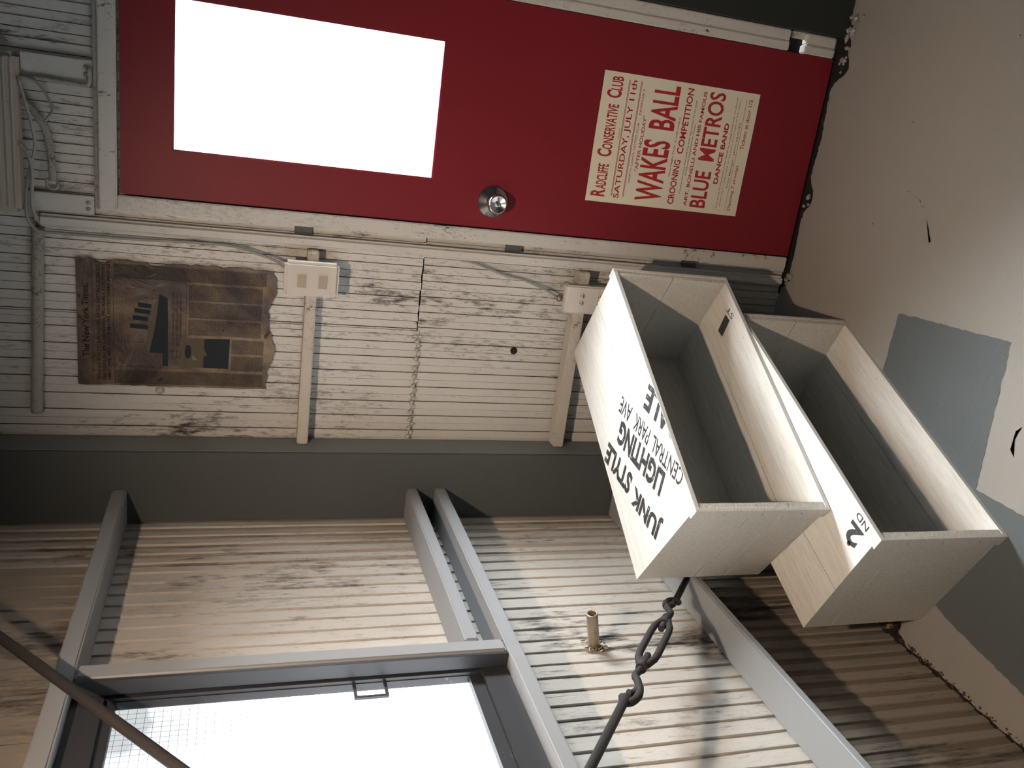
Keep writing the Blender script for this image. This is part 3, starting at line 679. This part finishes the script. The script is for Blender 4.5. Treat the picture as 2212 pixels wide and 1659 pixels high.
for a, b_ in zip(rows, rows[1:]):
    for i in range(NI): m.bm.faces.new((a[i], a[i + 1], b_[i + 1], b_[i])).smooth = True
m.build('page', M['news'], t)
def N3(x, z, e=.0008): return (x, nw(x, z) - e, z)
bm = bmesh.new()
def nline(txt, x0, x1, z0, z1, bold=0): put_text(bm, txt, lambda x, y: N3(x0 + x, z0 + y), x1 - x0, z1 - z0, bold)
nline('The New York Times.', .469, .680, 2.2125, 2.230, .02)
nline('TITANIC SINKS FOUR HOURS AFTER HITTING ICEBERG;', .401, .738, 2.1815, 2.1925, .01)
nline('866 RESCUED BY CARPATHIA, PROBABLY 1250 PERISH;', .401, .738, 2.1690, 2.1790, .01)
nline('ISMAY SAFE, MRS. ASTOR MAYBE, NOTED NAMES MISSING', .401, .738, 2.1560, 2.1660, .01)
def bar(x0, x1, z0, z1, e=.0008, mi=0):
    n = max(1, int((x1 - x0) / .03)); 
    for k in range(n):
        a = x0 + (x1 - x0) * k / n; b2 = x0 + (x1 - x0) * (k + 1) / n
        bm.faces.new([bm.verts.new(N3(*q, e)) for q in ((a, z0), (b2, z0), (b2, z1), (a, z1))]).material_index = mi
bar(.398, .742, 2.2015, 2.2022); bar(.398, .742, 2.2055, 2.2060)
def column(x0, x1, z0, z1):
    z = z1
    while z > z0:
        x = x0
        while x < x1 - .002:
            w = min(rnd.uniform(.003, .010), x1 - x); bar(x, x + w * .86, z - .0011, z); x += w
        z -= .0024
cw = .0455
for k, (x0) in enumerate([.392, .0]):
    if k == 0: column(x0, x0 + cw - .004, 1.742, 2.148)
column(.702, .742, 1.742, 2.148)
for q in range(3): column(.546 + q * .0515, .546 + q * .0515 + .047, 1.752, 1.952)
column(.442, .487, 1.742, 1.832); column(.493, .538, 1.742, 1.832)
for a, b_, c_, d_ in ((.443, .6985, 2.1495, 2.1502), (.443, .6985, 1.9585, 1.9592)): bar(a, b_, c_, d_)
for x in (.443, .698): bar(x, x + .0008, 1.9585, 2.150)
for z in (1.9955, 1.985, 1.9755): nline('TITANIC, THE LARGEST LINER AFLOAT, ON HER TRIAL', .470, .670, z - .0045, z, .0)
me = bpy.data.meshes.new('print'); bm.transform(wm(t).inverted()); bm.to_mesh(me); bm.free(); me.materials.append(M['news_ink'])
o = bpy.data.objects.new('print', me); C.objects.link(o); o.parent = t
def pic(name, polys, parent=t):
    m = MB(); mats = [M['news_dark'], M['news_pale']]
    for pts, mi, e in polys: m.quad([N3(x, z, e) for x, z in pts], mi)
    return m.build(name, mats, parent)
pic('ship_picture', [([(.4485, 2.006), (.651, 2.0085), (.6615, 2.031), (.622, 2.034), (.575, 2.040), (.488, 2.056), (.487, 2.021), (.449, 2.021)], 0, .0011),
                     ([(.490, 2.057), (.576, 2.041), (.640, 2.034), (.640, 2.040), (.580, 2.050), (.545, 2.062), (.500, 2.064)], 1, .0012)] +
    [([(x, z0), (x + .013, z0), (x + .013 + .004, z1), (x + .004, z1)], 0, .0013) for x, z0, z1 in ((.556, 2.060, 2.107), (.580, 2.060, 2.099), (.601, 2.054, 2.095), (.618, 2.051, 2.086))] +
    [([(.517, 2.058), (.5178, 2.058), (.5178, 2.146), (.517, 2.146)], 0, .0013), ([(.648, 2.03), (.6488, 2.03), (.6488, 2.072), (.648, 2.072)], 0, .0013)])
def oval(cx, cz, rx, rz, n=16): return [(cx + rx * math.cos(2 * math.pi * k / n), cz + rz * math.sin(2 * math.pi * k / n)) for k in range(n)]
pic('portrait_picture', [([(.4470, 1.8395), (.5385, 1.8375), (.5365, 1.908), (.4470, 1.910)], 0, .0011), ([(.447, 1.910), (.5365, 1.908), (.5365, 1.9735), (.447, 1.9755)], 1, .0009),
                         (oval(.4985, 1.918, .017, .026), 1, .0013), (oval(.496, 1.952, .021, .009), 0, .0014), (oval(.478, 1.868, .004, .004), 1, .0014), (oval(.470, 1.853, .003, .003), 1, .0014), (oval(.505, 1.866, .009, .006), 1, .0014)])

# ------------------------------------------------------------------ crumbled bits where floor meets walls
rnd = random.Random(31)
def rubble(mb, c, s_):
    v = []; n = 7
    bm2 = bmesh.new(); bmesh.ops.create_icosphere(bm2, subdivisions=1, radius=1)
    mp = {}
    for q in bm2.verts: mp[q.index] = mb.bm.verts.new((c[0] + q.co.x * s_ * rnd.uniform(.6, 1.2), c[1] + q.co.y * s_ * rnd.uniform(.6, 1.2), max(.0012, c[2] + q.co.z * s_ * rnd.uniform(.4, .9))))
    for f in bm2.faces: mb.bm.faces.new([mp[q.index] for q in f.verts])
    bm2.free()
m = MB()
for i in range(90):
    y = -.90 - abs(rnd.gauss(0, .28)); s_ = rnd.uniform(.0015, .0045); rubble(m, (.006 + rnd.random() * .012, y, s_ * .5), s_)
tag(m.build('rubble', M['rust'], loc=(.01, -.9, 0)), 'rusty crumbs lying along the foot of the window wall', 'rubble', kind='stuff')
m = MB()
for cx, cy, sp, k in ((1.655, -.035, .045, 14), (1.575, -.045, .03, 10), (1.125, -.032, .022, 6), (.86, -.02, .02, 8), (1.70, -.05, .04, 10)):
    for i in range(k): s_ = rnd.uniform(.004, .012); rubble(m, (cx + rnd.gauss(0, sp * .5), min(-.012, cy + rnd.gauss(0, .012)), s_ * .5), s_)
tag(m.build('rubble', M['floor'], loc=(1.5, -.04, 0)), 'broken concrete crumbs along the threshold under the red door', 'rubble', kind='stuff')
# rusted pipe foot behind the lower crate
t = thing('rusted_pipe_foot', 'rusted broken pipe foot at the wall base, peeking out behind the floor crate', 'pipe', (.03, -.84, .001))
m = MB(); m.tube([(.046 + .030 * math.cos(a), -.862 + .030 * math.sin(a), .012) for a in [k * .314 for k in range(20)]], [.0075 + rnd.uniform(-.0015, .0015) for _ in range(20)], 8, closed=True); m.build('broken_collar', M['gap'], t)
m = MB(); m.lathe((.046, -.862, .0015), (0, 0, 1), [(0, .026), (.03, .024), (.036, .019), (.028, .013), (.015, 0)], 18); m.build('socket', M['rust'], t)
